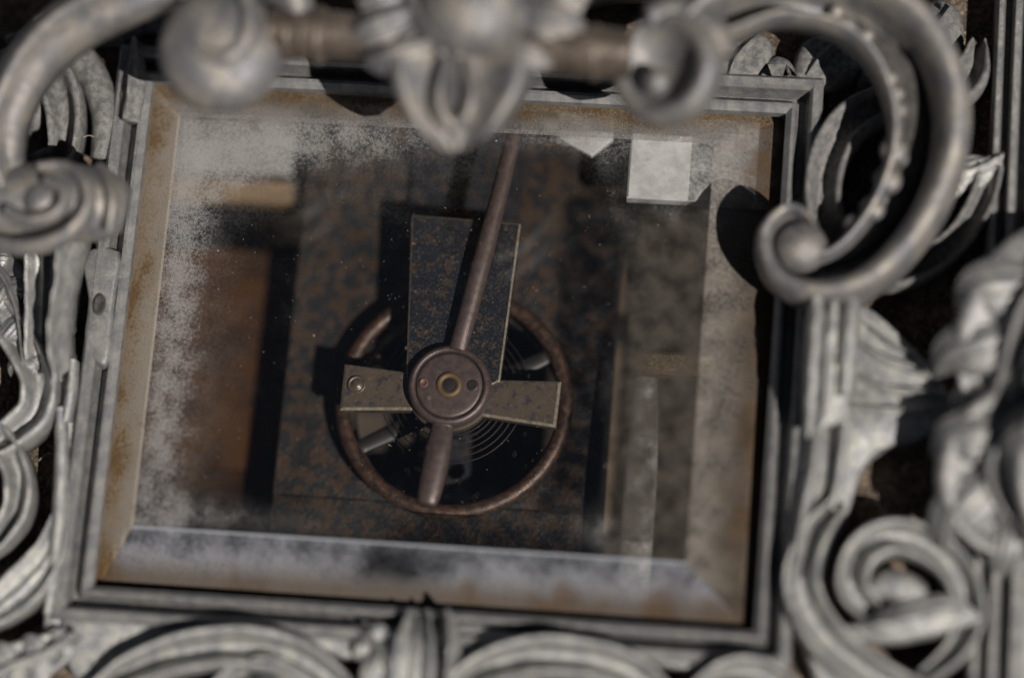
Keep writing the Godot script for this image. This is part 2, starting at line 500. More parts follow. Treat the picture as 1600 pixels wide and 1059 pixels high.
func dust_haze_map() -> Array:
	# how thick the dust lies: soft patches [px, py, rx, ry, amount] over the pane, broken up by noise
	var lo_w := 160
	var lo_h := 130
	var patches := [[270, 300, 75, 190, 0.85], [325, 255, 110, 70, 0.75], [430, 212, 110, 42, 0.65], [268, 520, 48, 210, 0.68], [246, 720, 58, 150, 0.6], [250, 800, 130, 40, 0.5], [400, 815, 150, 26, 0.3],
		[560, 200, 120, 34, 0.6], [600, 235, 120, 30, 0.3], [830, 215, 170, 22, 0.4], [955, 240, 36, 50, 0.4], [450, 235, 50, 50, 0.4], [1030, 345, 70, 40, 0.45], [1050, 600, 60, 200, 0.12], [1060, 820, 80, 70, 0.4],
		[945, 832, 50, 30, 0.55], [955, 600, 20, 50, 0.25], [335, 560, 60, 220, 0.22], [540, 260, 160, 90, 0.28], [700, 420, 260, 260, 0.04], [480, 460, 40, 160, 0.1], [820, 800, 160, 40, 0.1], [575, 790, 70, 50, 0.12], [1045, 265, 80, 60, 0.42], [905, 222, 60, 24, 0.4], [720, 260, 50, 40, 0.12]]
	var pts: Array = []
	for q in patches:
		var p := at(q[0], q[1], 0.0)
		pts.append([p.x, p.z, q[2] * 0.0486, q[3] * 0.0486, q[4]])
	var low := Image.create(lo_w, lo_h, false, Image.FORMAT_RF)
	for j in lo_h:
		for i in lo_w:
			var x := lerpf(GX0, GX1, (i + 0.5) / lo_w)
			var z := lerpf(GZ0, GZ1, (j + 0.5) / lo_h)
			var clear := 1.0
			for q in pts:
				var e: float = ((x - q[0]) / q[2]) ** 2 + ((z - q[1]) / q[3]) ** 2
				if e < 6.0:
					clear *= 1.0 - q[4] * exp(-e * 1.1)
			low.set_pixel(i, j, Color(1.0 - clear, 0, 0))
	var w := 1280
	var h := 1040
	low.resize(w, h, Image.INTERPOLATE_CUBIC)
	var low2 := Image.create(lo_w, lo_h, false, Image.FORMAT_RF)
	for j in lo_h:
		for i in lo_w:
			var x := lerpf(GX0, GX1, (i + 0.5) / lo_w)
			var z := lerpf(GZ0, GZ1, (j + 0.5) / lo_h)
			low2.set_pixel(i, j, Color(0.7 * smoothstep(12.4, 14.6, x) * smoothstep(-13.5, -10.5, z), 0, 0))  # haze at the right: a blurred reflection painted in as brown film
	low2.resize(w, h, Image.INTERPOLATE_CUBIC)
	var base2 := low2.get_data().to_float32_array()
	var base := low.get_data().to_float32_array()
	var n1 := noise(101, 0.016, w, h, 5, false)
	var n2 := noise(102, 0.1, w, h, 4, false)
	var n3 := noise(103, 0.35, w, h, 2, false)
	var n4 := noise(104, 0.006, w, h, 3, false)
	var thin := PackedByteArray()
	var thick := PackedByteArray()
	thin.resize(w * h * 4)
	thick.resize(w * h * 4)
	var cell := 16
	var need := PackedByteArray()
	need.resize((w / cell) * (h / cell))
	for j in h:
		var z := lerpf(GZ0, GZ1, (j + 0.5) / h)
		for i in w:
			var k := j * w + i
			var x := lerpf(GX0, GX1, (i + 0.5) / w)
			var a := n1[k] / 255.0
			var b := n2[k] / 255.0
			var c := n3[k] / 255.0
			var e := n4[k] / 255.0
			var d := base[k]
			var mix := a * 0.34 + b * 0.33 + c * 0.33
			d = clampf(d * (0.26 + 0.85 * smoothstep(0.27, 0.76, mix + (d - 0.5) * 0.2)) * (0.6 + 0.8 * c) - 0.02, 0.0, 0.7)
			var haze := base2[k]
			var col := Color(0.25, 0.243, 0.24)
			# the bevel: fully dusted, rust and tan stain creeping in from the edge of the pane
			var l := (IX0 - x) / (IX0 - GX0)
			var r := (x - IX1) / (GX1 - IX1)
			var t := (IZ0 - z) / (IZ0 - GZ0)
			var u := (z - IZ1) / (GZ1 - IZ1)
			var s := maxf(maxf(l, r), maxf(t, u))
			if s > 0.0:
				var bev := 0.8
				if s == u:
					bev = lerpf(0.5, 0.85, smoothstep(0.1, 0.7, u)) * (1.0 - 0.75 * exp(-(((x + 2.2) / 3.2) ** 2 + ((z - 17.0) / 1.5) ** 2)))
					col = Color(0.215, 0.22, 0.243)
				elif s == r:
					var low_part := smoothstep(-13.0, -9.0, z)  # shade on the lower right bevel is put into the dust colour
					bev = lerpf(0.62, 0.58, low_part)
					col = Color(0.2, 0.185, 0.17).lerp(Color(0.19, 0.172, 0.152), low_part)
				elif s == l:
					bev = 0.92
					col = Color(0.25, 0.22, 0.185)
				else:
					bev = 0.72
					col = Color(0.19, 0.178, 0.168)
				d = clampf(bev + (b - 0.5) * 0.35 + (a - 0.5) * 0.35 + (c - 0.5) * 0.3, 0.0, 1.0)
				var stain := smoothstep(0.15, 1.0, s + (a - 0.5) * 0.4 + (c - 0.5) * 0.35)
				if s == u:
					stain = smoothstep(0.3, 0.72, s + (a - 0.5) * 0.12 + (c - 0.5) * 0.4)
				if s == l:
					stain = clampf(stain * 0.7 + 0.05 + (e - 0.5) * 0.9 + (b - 0.5) * 0.7 + (a - 0.5) * 0.5, 0.0, 1.0)
					if s < 0.35:
						stain *= s / 0.35
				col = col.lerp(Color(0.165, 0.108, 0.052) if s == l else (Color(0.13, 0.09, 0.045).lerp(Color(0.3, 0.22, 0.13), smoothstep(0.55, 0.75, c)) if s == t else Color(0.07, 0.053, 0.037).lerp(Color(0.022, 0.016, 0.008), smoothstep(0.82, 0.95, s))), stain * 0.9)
				var rust := smoothstep(0.5, 0.95, e + (s - 0.5) * 0.35 + (b - 0.5) * 0.5 + (a - 0.5) * 0.4)
				col = col.lerp(Color(0.10, 0.055, 0.022) if s == l else Color(0.06, 0.034, 0.016), rust * 0.6 * smoothstep(0.1, 0.5, s))
				var pits := smoothstep(0.56, 0.72, b * 0.5 + c * 0.5 + (s - 0.6) * 0.12)
				if s == l:
					col = col.lerp(Color(0.11, 0.06, 0.025), pits * smoothstep(0.15, 0.5, s) * 0.5)
				if s == r or s == t:
					col = col.lerp(Color(0.10, 0.05, 0.02), pits * smoothstep(0.3, 0.8, s) * 0.9)
				d = maxf(d, stain * 0.85)
			var fleck := smoothstep(0.76, 0.86, c * 0.75 + b * 0.25)
			d = maxf(d, fleck * 0.22 * (0.2 + a))
			var g := 0.55 + 0.9 * c if s > 0.0 else 0.8 + 0.4 * c
			col = Color(col.r * g, col.g * g, col.b * g).linear_to_srgb()
			if s <= 0.0 and haze > d * 0.8:
				col = col.lerp(Color(0.25, 0.232, 0.215), clampf(haze * 2.0 - d, 0.0, 1.0))
				d = maxf(d, haze * (0.55 + 0.9 * a))
			var th := smoothstep(0.25, 1.0, d) * 0.92
			var m4 := k * 4
			thin[m4] = int(minf(col.r, 1.0) * 255); thin[m4 + 1] = int(minf(col.g, 1.0) * 255); thin[m4 + 2] = int(minf(col.b, 1.0) * 255)
			thick[m4] = thin[m4]; thick[m4 + 1] = thin[m4 + 1]; thick[m4 + 2] = thin[m4 + 2]
			thin[m4 + 3] = int(clampf(d * 1.25, 0.0, 1.0) * 255)
			thick[m4 + 3] = int(th * 255)
			if th > 0.12:
				var at_cell := (j / cell) * (w / cell) + i / cell
				need[at_cell] = mini(need[at_cell] + 1, 250)
	return [Image.create_from_data(w, h, false, Image.FORMAT_RGBA8, thin), Image.create_from_data(w, h, false, Image.FORMAT_RGBA8, thick), need, w / cell, h / cell]

func sheet(st: SurfaceTool, nx: int, nz: int, off: float, need: PackedByteArray, least: int) -> void:
	st.set_smooth_group(-1)
	for j in nz:
		for i in nx:
			if least > 0 and need[j * nx + i] < least:
				continue
			var q: Array = []
			for c in [[0, 0], [1, 0], [1, 1], [0, 1]]:
				var f := Vector2(float(i + c[0]) / nx, float(j + c[1]) / nz)
				var x := lerpf(GX0, GX1, f.x)
				var z := lerpf(GZ0, GZ1, f.y)
				q.append([f, Vector3(x, glass_y(x, z) + off, z)])
			for k in [0, 1, 2, 0, 2, 3]:
				st.set_uv(q[k][0])
				st.add_vertex(v(q[k][1]))

func dust_mat(im: Image, alpha: float, called: String) -> StandardMaterial3D:
	var m := StandardMaterial3D.new()
	m.resource_name = called
	m.albedo_texture = ImageTexture.create_from_image(im)
	m.albedo_color = Color(1, 1, 1, alpha)
	m.transparency = BaseMaterial3D.TRANSPARENCY_ALPHA
	m.texture_repeat = false
	m.roughness = 1.0
	m.metallic_specular = 0.2
	return m

func make_glass(clock: Node3D) -> void:
	var st := mb()
	st.set_smooth_group(-1)
	var outer := [Vector3(GX0, -DROP, GZ0), Vector3(GX1, -DROP, GZ0), Vector3(GX1, -DROP, GZ1), Vector3(GX0, -DROP, GZ1)]
	var inner := [Vector3(IX0, 0, IZ0), Vector3(IX1, 0, IZ0), Vector3(IX1, 0, IZ1), Vector3(IX0, 0, IZ1)]
	var low: Array = []
	for p in outer:
		low.append(Vector3(p.x, -2.6, p.z))
	quad(st, inner[0], inner[1], inner[2], inner[3])
	for k in 4:
		quad(st, outer[k], outer[(k + 1) % 4], inner[(k + 1) % 4], inner[k])
		quad(st, low[k], low[(k + 1) % 4], outer[(k + 1) % 4], outer[k])
	quad(st, low[0], low[3], low[2], low[1])
	var pane := build(st, "glass_pane", M.glass, clock, "thick clear glass pane with sloping edges, dusty at its edges")
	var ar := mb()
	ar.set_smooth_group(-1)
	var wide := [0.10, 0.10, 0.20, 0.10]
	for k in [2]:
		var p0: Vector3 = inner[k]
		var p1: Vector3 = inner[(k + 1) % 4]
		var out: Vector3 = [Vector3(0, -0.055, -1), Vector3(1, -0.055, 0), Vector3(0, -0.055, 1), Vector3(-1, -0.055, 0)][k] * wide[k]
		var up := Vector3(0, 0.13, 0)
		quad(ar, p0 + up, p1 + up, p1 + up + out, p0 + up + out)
	build(ar, "edge_glint", M.glint, pane)  # glint along the front bevel edge, drawn as a pale strip
	var d := dust_haze_map()
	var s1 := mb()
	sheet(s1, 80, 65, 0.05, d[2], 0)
	build(s1, "dust_haze_film", dust_mat(d[0], 0.29, "dust_haze_film"), pane)
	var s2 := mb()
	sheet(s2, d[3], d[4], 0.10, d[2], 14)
	build(s2, "dust_haze_layer", dust_mat(d[1], 1.0, "dust_haze_layer"), pane, "thick grey and rusty dust along the bevel and corners, with painted haze at the right")

# ---------------------------------------------------------------- the case
func make_case() -> Node3D:
	var clock := thing("clock_case", Vector3(0, -LIFT, 0), "ornate silvery grey clock top with leafy scrollwork around a square glass window", "clock")
	# walls of the body, with room inside for the movement
	var X := 46.7
	var Z := 39.4
	for s in [[Vector3(-X, -99.0, -Z), Vector3(-28, -3.2, Z)], [Vector3(28, -99.0, -Z), Vector3(X, -3.2, Z)]]:
		var w := mb()
		box(w, s[0], s[1], 0.4)
		build(w, "case_wall", M.wall, clock)
	for s in [[Vector3(-27.99, -99.0, -Z), Vector3(27.99, -3.2, -23.3)], [Vector3(-27.99, -99.0, 23.3), Vector3(27.99, -3.2, Z)]]:
		var w := mb()
		box(w, s[0], s[1], 0.4)
		build(w, "case_wall", M.wall, clock)
	var fl := mb()
	rect_mould(fl, -26.5, 26.5, -21.8, 21.8, [[0.0, -3.1], [0.0, -2.2], [X - 27.0, -2.2], [X - 27.0, -3.1]])
	build(fl, "recess_floor", M.felt, clock, "brown fuzzy dust in the hollows of the scrollwork")
	var mo := mb()
	rect_mould(mo, GX0, GX1, GZ0, GZ1, [[0.02, -2.7], [0.02, -0.6], [-0.25, -0.55], [-0.25, 0.35], [0.2, 0.75], [0.45, 0.75], [0.6, 0.3], [0.75, -0.5], [1.2, -0.6], [1.4, 0.3], [1.5, 0.95], [1.75, 1.25], [2.25, 1.25], [2.5, 0.95], [2.55, -2.9], [0.02, -2.9]])
	build(mo, "window_moulding", M.bezel, clock)
	var ou := mb()
	rect_mould(ou, -40.3, 40.3, -33.0, 33.0, [[0.0, -2.9], [0.0, 1.0], [0.25, 1.4], [0.6, 1.4], [0.75, 1.1], [0.85, -0.9], [1.25, -0.9], [1.35, 1.1], [1.5, 1.5], [1.95, 1.5], [2.1, 1.1], [2.15, -1.2], [2.7, -1.2], [2.8, 0.9], [3.0, 1.2], [3.8, 1.2], [4.0, 0.9], [4.05, -0.8], [5.2, -1.2], [6.3, -1.5], [7.0, -2.6], [7.0, -5.0], [6.2, -5.4]])
	build(ou, "outer_moulding", M.outer, clock)
	# strips added behind the platform, pale ones standing in for bright light there
	var a := at(300, 170, -13.0)
	var b := at(1250, 316, -13.0)
	var wp := mb()
	box(wp, Vector3(-27.9, -15.0, -23.2), Vector3(27.9, -13.0, b.z), 0.2)
	build(wp, "added_panel", M.dull, clock, "dull grey strip added under the glass along the back")
	var tl := at(987, 200, -2.8)
	var tb := at(1100, 315, -2.8)
	var wt := mb()
	box(wt, Vector3(tl.x, -4.2, -23.2), Vector3(27.4, -2.8, tb.z), 0.15)
	build(wt, "added_panel", M.white, clock, "bright pale tab added beside the platform as a patch of light")
	var wn := mb()
	plate(wn, flat2([[868, 112], [874, 215], [924, 243], [958, 217], [964, 112]], -2.8), -3.4, -2.8, 0.08)
	build(wn, "added_panel", M.white, clock, "small pale point added above the platform notch as a patch of light")
	return clock

func make_scrolls(c: Node3D) -> void:
	var F: Material = M.frame
	# right flank
	orn(c, "scroll", M.dusty, [[1420, 150, 0.2, 20, 1.6], [1345, 182, 0.5, 25, 1.6], [1303, 232, 0.6, 26, 1.6], [1286, 300, 0.6, 24, 1.6], [1300, 372, 0.4, 24, 1.6], [1350, 425, 0.2, 22, 1.5], [1425, 425, 0.2, 20, 1.4], [1492, 380, 0.4, 18, 1.3], [1532, 320, 0.6, 17, 1.3], [1548, 262, 0.8, 17, 1.3]], "channel")
	orn(c, "leaf", F, [[1455, 300, 0.6, 20], [1500, 278, 0.8, 30], [1545, 262, 0.9, 22], [1562, 252, 0.7, 6]], "leaf", 1.3, 0.25, 3)
	pad(c, "leaf", F, [[1322, 470], [1362, 482], [1402, 516], [1442, 556], [1472, 592], [1489, 626], [1476, 656], [1440, 684], [1402, 694], [1368, 708], [1344, 742], [1326, 800], [1306, 800], [1312, 720], [1322, 640], [1314, 550]], -1.0, 1.2, 1.5)
	for q in [[[1336, 530, 1.1, 7], [1380, 560, 1.4, 9], [1430, 575, 1.4, 9], [1468, 600, 0.9, 4]], [[1338, 585, 1.1, 6], [1390, 608, 1.4, 8], [1440, 612, 1.4, 7], [1478, 625, 0.9, 3]], [[1336, 636, 1.1, 6], [1390, 642, 1.4, 9], [1440, 640, 1.3, 7], [1476, 640, 0.9, 3]], [[1350, 505, 1.0, 5], [1390, 535, 1.3, 6], [1430, 558, 1.1, 3]]]:
		orn(c, "leaf_rib", F, q, "ridge", 0.55)
	pad(c, "flank_plate", F, [[92, 968], [200, 962], [330, 968], [480, 985], [566, 1002], [545, 1030], [465, 1004], [380, 994], [290, 1004], [214, 1034], [156, 1074], [112, 1060]], -1.0, 0.7, 0.8)
	pad(c, "flank_plate", F, [[702, 976], [820, 990], [1000, 1006], [1190, 1026], [1236, 1064], [1100, 1052], [985, 1028], [900, 1012], [810, 1016], [756, 1048], [704, 1090]], -1.0, 0.7, 0.8)
	pad(c, "flank_plate", F, [[56, 556], [112, 556], [120, 700], [110, 860], [98, 968], [64, 990], [76, 850], [82, 700], [70, 620]], -1.0, 0.6, 0.8)
	pad(c, "flank_plate", F, [[1258, 640], [1330, 634], [1330, 720], [1314, 800], [1284, 840], [1256, 920], [1232, 920], [1244, 780]], -1.0, 0.6, 0.8)
	pad(c, "flank_plate", F, [[1300, 790], [1330, 800], [1306, 850], [1288, 930], [1312, 1000], [1380, 1070], [1290, 1090], [1250, 990], [1238, 900]], -1.0, 0.4, 0.8)
	orn(c, "pilaster", F, [[1322, 636, 1.0, 8], [1314, 720, 1.1, 9], [1300, 800, 0.9, 7]], "round", 1.0)
	orn(c, "pilaster", F, [[1276, 640, 1.2, 20], [1268, 740, 1.2, 24], [1245, 860, 0.9, 16], [1232, 930, 0.7, 12]], "ridge", 1.7)
	orn(c, "scroll", F, [[1310, 790, 0.6, 12], [1272, 840, 0.8, 20], [1252, 910, 0.8, 24], [1280, 985, 0.8, 26], [1345, 1045, 0.8, 26], [1420, 1085, 0.7, 22], [1500, 1120, 0.5, 16]], "channel", 1.7)
	orn(c, "volute", F, [[1445, 1060, 0.5, 10], [1495, 1015, 0.8, 16], [1514, 955, 1.0, 20], [1490, 890, 1.2, 22], [1440, 850, 1.3, 23], [1385, 842, 1.3, 23], [1343, 872, 1.2, 22], [1332, 922, 1.1, 20], [1360, 958, 0.9, 16]], "channel", 1.7)
	orn(c, "leaf", F, [[1335, 985, 0.9, 14], [1385, 980, 1.6, 26], [1440, 965, 2.0, 32], [1485, 958, 1.8, 28], [1522, 968, 1.2, 8]], "leaf", 1.6)
	orn(c, "bud", F, [[1360, 925, 0.8, 10], [1390, 915, 1.3, 24], [1425, 925, 1.4, 24], [1445, 945, 1.0, 10]], "round", 1.2)
	# raised leaf cluster on the right edge
	for q in [[[1640, 365, 3.0, 30], [1590, 420, 5.5, 70], [1548, 500, 6.5, 84], [1520, 590, 5.0, 66], [1500, 650, 3.0, 18]],
		[[1610, 600, 3.5, 30], [1548, 660, 5.5, 64], [1505, 730, 5.5, 76], [1520, 800, 4.0, 66], [1566, 850, 2.0, 22]],
		[[1690, 560, 6.0, 40], [1650, 650, 8.5, 70], [1622, 740, 8.5, 74], [1630, 820, 6.0, 50], [1650, 880, 3.0, 18]],
		[[1700, 400, 5.0, 40], [1660, 480, 8.0, 60], [1636, 570, 8.5, 56], [1640, 640, 6.0, 30]]]:
		for r in q:
			r[0] += 42
		acanthus(c, M.bezel, q, 3.0, 4)
	# rounded leaf lobes behind the back right corner
	for q in [[[1118, 124], [1118, 74], [1148, 42], [1186, 40], [1208, 62], [1208, 92], [1184, 122]], [[1176, 126], [1188, 94], [1215, 78], [1242, 92], [1254, 126]], [[1242, 126], [1242, 80], [1262, 54], [1302, 48], [1332, 74], [1348, 108], [1312, 130]], [[1340, 120], [1352, 70], [1392, 44], [1420, 60], [1404, 104], [1370, 128]], [[1424, 62], [1430, 20], [1462, -12], [1500, 4], [1510, 48], [1490, 76], [1452, 78]]]:
		pad(c, "leaf_lobe", M.dusty, q, -1.2, 0.9, 2.2)
	orn(c, "leaf_rib", M.dusty, [[1140, 116, 0.6, 8], [1156, 84, 1.0, 9], [1184, 58, 0.7, 5]], "ridge", 0.5)
	orn(c, "leaf_rib", M.dusty, [[1262, 118, 0.6, 8], [1286, 88, 1.0, 10], [1312, 66, 0.7, 5]], "ridge", 0.5)
	orn(c, "leaf_rib", M.dusty, [[1446, 66, 0.6, 8], [1468, 36, 1.0, 9], [1486, 12, 0.7, 5]], "ridge", 0.5)
	orn(c, "leaf_curl", M.dusty, [[1440, 152, 0.2, 12], [1484, 146, 0.8, 24], [1516, 118, 0.8, 24], [1528, 74, 0.2, 10]], "channel", 1.3)
	orn(c, "scroll", F, [[1130, 10, -0.5, 20], [1040, -30, 0.3, 26], [950, -30, 0.3, 26], [880, 0, 0.0, 20]], "channel", 1.4)
	# back left corner
	orn(c, "scroll", M.dusty, [[20, 70, -0.5, 14], [70, 66, 0.2, 24], [118, 86, 0.4, 26], [150, 132, 0.4, 25], [164, 190, 0.2, 22], [158, 250, -0.3, 18]], "round", 1.5)
	orn(c, "volute", M.dusty, [[-30, 160, 0.2, 20], [8, 120, 0.8, 28], [56, 108, 1.1, 30], [92, 140, 1.1, 28], [104, 192, 0.9, 24], [98, 245, 0.2, 18], [60, 262, -0.4, 12]], "channel", 1.6)
	var bd := mb()
	ball(bd, at(42, 168, 0.2), 2.0, 0.8)
	build(bd, "bud", M.dusty, c)
	orn(c, "scroll", M.dusty, [[160, 60, -0.6, 20], [220, 30, 0.2, 30], [300, 20, 0.2, 30], [400, 30, 0.0, 24], [480, 20, -0.5, 16]], "leaf", 1.4, 0.2, 4)
	orn(c, "corner_block", M.dusty, [[212, 70, 0.4, 14], [207, 130, 1.1, 20], [199, 190, 0.9, 19]], "ridge", 1.3)
	# left flank
	orn(c, "stem", F, [[96, 640, 0.9, 9], [96, 740, 1.0, 12], [90, 850, 1.0, 12], [76, 960, 0.6, 9]], "round", 0.9)
	orn(c, "stem", F, [[116, 566, 1.0, 7], [112, 610, 1.1, 9], [104, 660, 0.9, 8]], "round", 0.9)
	acanthus(c, M.bezel, [[-30, 395, 0.5, 20], [2, 430, 1.3, 32], [26, 480, 1.5, 34], [36, 540, 1.2, 26], [40, 590, 0.6, 12]], 1.5, 4)
	orn(c, "scroll", F, [[-20, 470, 0.4, 20], [30, 530, 0.8, 24], [62, 590, 0.9, 24], [58, 645, 0.9, 24], [18, 685, 0.8, 22], [-30, 710, 0.5, 18]], "channel", 1.6)
	orn(c, "volute", F, [[-30, 660, 0.6, 14], [8, 694, 0.9, 17], [30, 742, 1.0, 18], [30, 795, 0.9, 18], [4, 842, 0.7, 16], [-40, 870, 0.4, 14]], "channel", 1.6)
	orn(c, "leaf", F, [[98, 800, 0.5, 10], [78, 868, 1.0, 26], [34, 922, 1.2, 34], [-20, 962, 0.9, 26], [-60, 985, 0.3, 10]], "hollow", 1.6)
	acanthus(c, F, [[120, 990, 0.8, 14], [70, 1022, 1.2, 30], [10, 1046, 1.2, 34], [-50, 1080, 0.8, 16]], 1.5, 4)
	# front flank
	orn(c, "scroll", F, [[150, 1090, 0.4, 14], [210, 1050, 0.9, 22], [290, 1022, 1.2, 26], [380, 1014, 1.3, 27], [465, 1030, 1.2, 26], [530, 1075, 0.8, 20], [560, 1130, 0.4, 16]], "channel", 1.8)
	orn(c, "volute", F, [[330, 1120, 0.4, 16], [360, 1074, 0.8, 20], [420, 1052, 1.0, 20], [470, 1076, 1.0, 20], [480, 1120, 0.8, 18]], "channel", 1.6)
	acanthus(c, F, [[560, 985, 0.5, 16], [590, 1012, 1.5, 30], [612, 1050, 1.8, 36], [620, 1100, 1.2, 24]], 1.7, 3)
	orn(c, "leaf", F, [[655, 972, 0.6, 18], [650, 1010, 1.8, 30], [645, 1060, 2.0, 34], [640, 1110, 1.2, 20]], "hollow", 1.8)
	orn(c, "leaf", F, [[703, 970, 0.8, 12], [706, 1010, 1.6, 14], [703, 1060, 1.6, 16], [700, 1100, 1.0, 14]], "ridge", 1.7)
	orn(c, "scroll", F, [[700, 1110, 0.5, 16], [740, 1060, 1.0, 22], [815, 1032, 1.3, 26], [905, 1030, 1.3, 26], [990, 1054, 1.1, 24], [1050, 1110, 0.6, 16]], "channel", 1.8)
	orn(c, "scroll", F, [[1080, 1100, 0.4, 16], [1130, 1062, 0.9, 22], [1190, 1056, 1.0, 22], [1240, 1090, 0.8, 18]], "channel", 1.6)
	# posts that carry the handle
	pad(c, "handle_post", M.bezel, [[126, 394], [186, 390], [178, 470], [170, 560], [150, 568], [128, 534], [134, 466]], -0.5, 1.2, 0.8)
	var hole := mb()
	lathe(hole, at(155, 476, 1.5), [[0.62, 0.02], [0.5, 0.16], [0.38, 0.06], [0.3, 0.03], [0.0, 0.03]], 20, Vector3.UP, Vector2(0.8, 1.4))
	build(hole, "rivet_hole", M.grime_shade, c)
	orn(c, "handle_post", F, [[112, 372, 5.0, 16], [104, 420, 4.2, 13], [97, 480, 3.6, 12], [92, 530, 2.8, 13], [96, 575, 1.4, 16]], "ridge", 3.2)
	orn(c, "handle_post", F, [[70, 380, 3.2, 30], [70, 440, 2.6, 28], [68, 500, 2.2, 26], [66, 556, 1.0, 22]], "hollow", 2.2)
	orn(c, "handle_post", F, [[1304, 455, 2.2, 40], [1298, 520, 2.6, 42], [1292, 600, 2.4, 40], [1286, 655, 1.2, 32]], "leaf", 2.6)
	orn(c, "handle_post", F, [[1276, 470, 3.4, 14], [1272, 540, 3.8, 15], [1268, 620, 3.0, 14], [1264, 668, 1.8, 10]], "round", 2.2)
	orn(c, "handle_post", F, [[1330, 470, 3.0, 16], [1326, 540, 3.4, 17], [1320, 620, 2.6, 14]], "round", 2.0)

# ---------------------------------------------------------------- the handle
func make_handle() -> void:
	var pivot := (at(90, 440, 5.00) + at(1290, 540, 5.00)) * 0.5
	var h := thing("carrying_handle", pivot, "silvery cast carrying handle with scroll ends folded over the glass", "handle")
	var H: Material = M.handle
	var st := mb()
	sweep(st, px3([[1080, 70, 12.8, 30, 1.5], [1098, 46, 12.6, 38, 1.9], [1140, 18, 12.0, 42, 2.1], [1225, -8, 11.0, 44, 2.2], [1330, 8, 9.8, 52, 2.4], [1405, 62, 8.5, 62, 2.6], [1446, 150, 7.0, 64, 2.7], [1446, 245, 5.6, 62, 2.6], [1408, 340, 4.6, 58, 2.3], [1345, 412, 3.9, 52, 2.1], [1278, 436, 3.5, 44, 1.9], [1228, 418, 3.3, 38, 1.8], [1212, 376, 3.4, 30, 1.7], [1238, 345, 3.8, 22, 1.5], [1270, 362, 4.2, 14, 1.2]], 1.0), "horn", 0.0, 5, 9)
	build(st, "arm", H, h)
	var gv := mb()
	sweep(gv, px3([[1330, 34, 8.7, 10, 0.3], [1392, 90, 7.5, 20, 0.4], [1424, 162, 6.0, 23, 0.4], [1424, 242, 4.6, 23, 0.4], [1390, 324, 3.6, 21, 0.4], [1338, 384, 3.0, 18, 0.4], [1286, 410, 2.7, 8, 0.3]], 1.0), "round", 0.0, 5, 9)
	build(gv, "arm_hollow", M.grime_shade, h, "dark pitted hollow of the arm")  # groove shade put into the dark colour, over pitted tarnish
	var nb := mb()
	var rng := RandomNumberGenerator.new()
	rng.seed = 5
	for q in [[1398, 236, 5.5, 1.1], [1388, 282, 4.8, 1.1], [1364, 326, 4.2, 1.0], [1336, 352, 3.8, 0.9]]:
		ball(nb, at(q[0], q[1], q[2]), q[3], 0.85)
	var run := [[1300, 22, 9.6], [1345, 62, 8.8], [1384, 120, 7.5], [1402, 180, 6.5], [1406, 232, 5.7], [1390, 286, 4.9], [1358, 334, 4.3], [1318, 368, 3.9]]
	for i in run.size() - 1:
		for k in 3:
			var f := k / 3.0
			var r := rng.randf_range(0.4, 0.8)
			ball(nb, at(lerpf(run[i][0], run[i + 1][0], f) + rng.randf_range(-10, 10), lerpf(run[i][1], run[i + 1][1], f) + rng.randf_range(-10, 10), lerpf(run[i][2], run[i + 1][2], f) - 0.6), r, 0.9)
	build(nb, "beading", H, h)
	var e1 := mb()
	ball(e1, at(1252, 386, 3.6), 2.0, 0.8)
	build(e1, "scroll_end", H, h)
	# right volute
	var vr := mb()
	lathe(vr, at(1042, 106, 13.14), [[0.0, -0.6], [1.4, -0.4], [2.3, 0.2], [2.9, 0.9], [3.4, 1.25], [3.9, 1.0], [4.25, 0.2], [4.25, -0.9], [3.7, -2.0], [2.4, -2.9], [0.0, -3.2]], 56, Vector3(-0.38, 0.86, 0.12))
	sweep(vr, px3([[1118, 96, 12.61, 36, 1.8], [1102, 52, 13.01, 38, 1.9], [1060, 22, 13.27, 30, 1.6], [1010, 30, 13.54, 22, 1.3]], 1.0), "round")
	build(vr, "volute", H, h)
	var vb := mb()
	ball(vb, at(1026, 128, 13.93), 1.05, 0.9)
	build(vb, "scroll_end", H, h)
	# left volute: a domed scroll with a raised curl
	var vl := mb()
	lathe(vl, at(345, 76, 14.79), [[0.0, 2.2], [1.6, 2.1], [2.9, 1.75], [3.9, 1.15], [4.5, 0.3], [4.65, -0.5], [4.4, -1.4], [3.6, -2.2], [0.0, -2.6]], 48, Vector3(0.12, 1, 0.1))
	sweep(vl, px3([[470, 30, 14.46, 26, 1.5], [452, -10, 14.79, 34, 1.9], [400, -40, 14.79, 40, 2.1], [320, -44, 14.79, 40, 2.1], [270, -20, 14.79, 34, 1.9]], 1.0), "round")
	build(vl, "volute", H, h)
	var vc := mb()
	sweep(vc, px3([[376, -30, 16.04, 16, 1.0], [388, 20, 16.18, 17, 1.1], [384, 66, 16.18, 17, 1.1], [354, 92, 16.18, 17, 1.1], [318, 84, 16.18, 15, 1.0], [304, 56, 16.18, 13, 0.9], [318, 36, 16.18, 10, 0.8]], 1.0), "round", 0.0, 5, 9)
	build(vc, "scroll_end", H, h)
	# left arm and foot
	var al := mb()
	sweep(al, px3([[300, -40, 14.79, 30, 1.8], [200, -12, 14.46, 40, 2.2], [112, 28, 13.47, 44, 2.3], [44, 92, 12.15, 42, 2.2], [4, 170, 10.83, 40, 2.1], [-6, 240, 9.84, 40, 2.1], [10, 300, 8.85, 38, 2.0]], 1.0), "ridge", 0.0, 5, 9)
	build(al, "arm", H, h)
	var fl := mb()
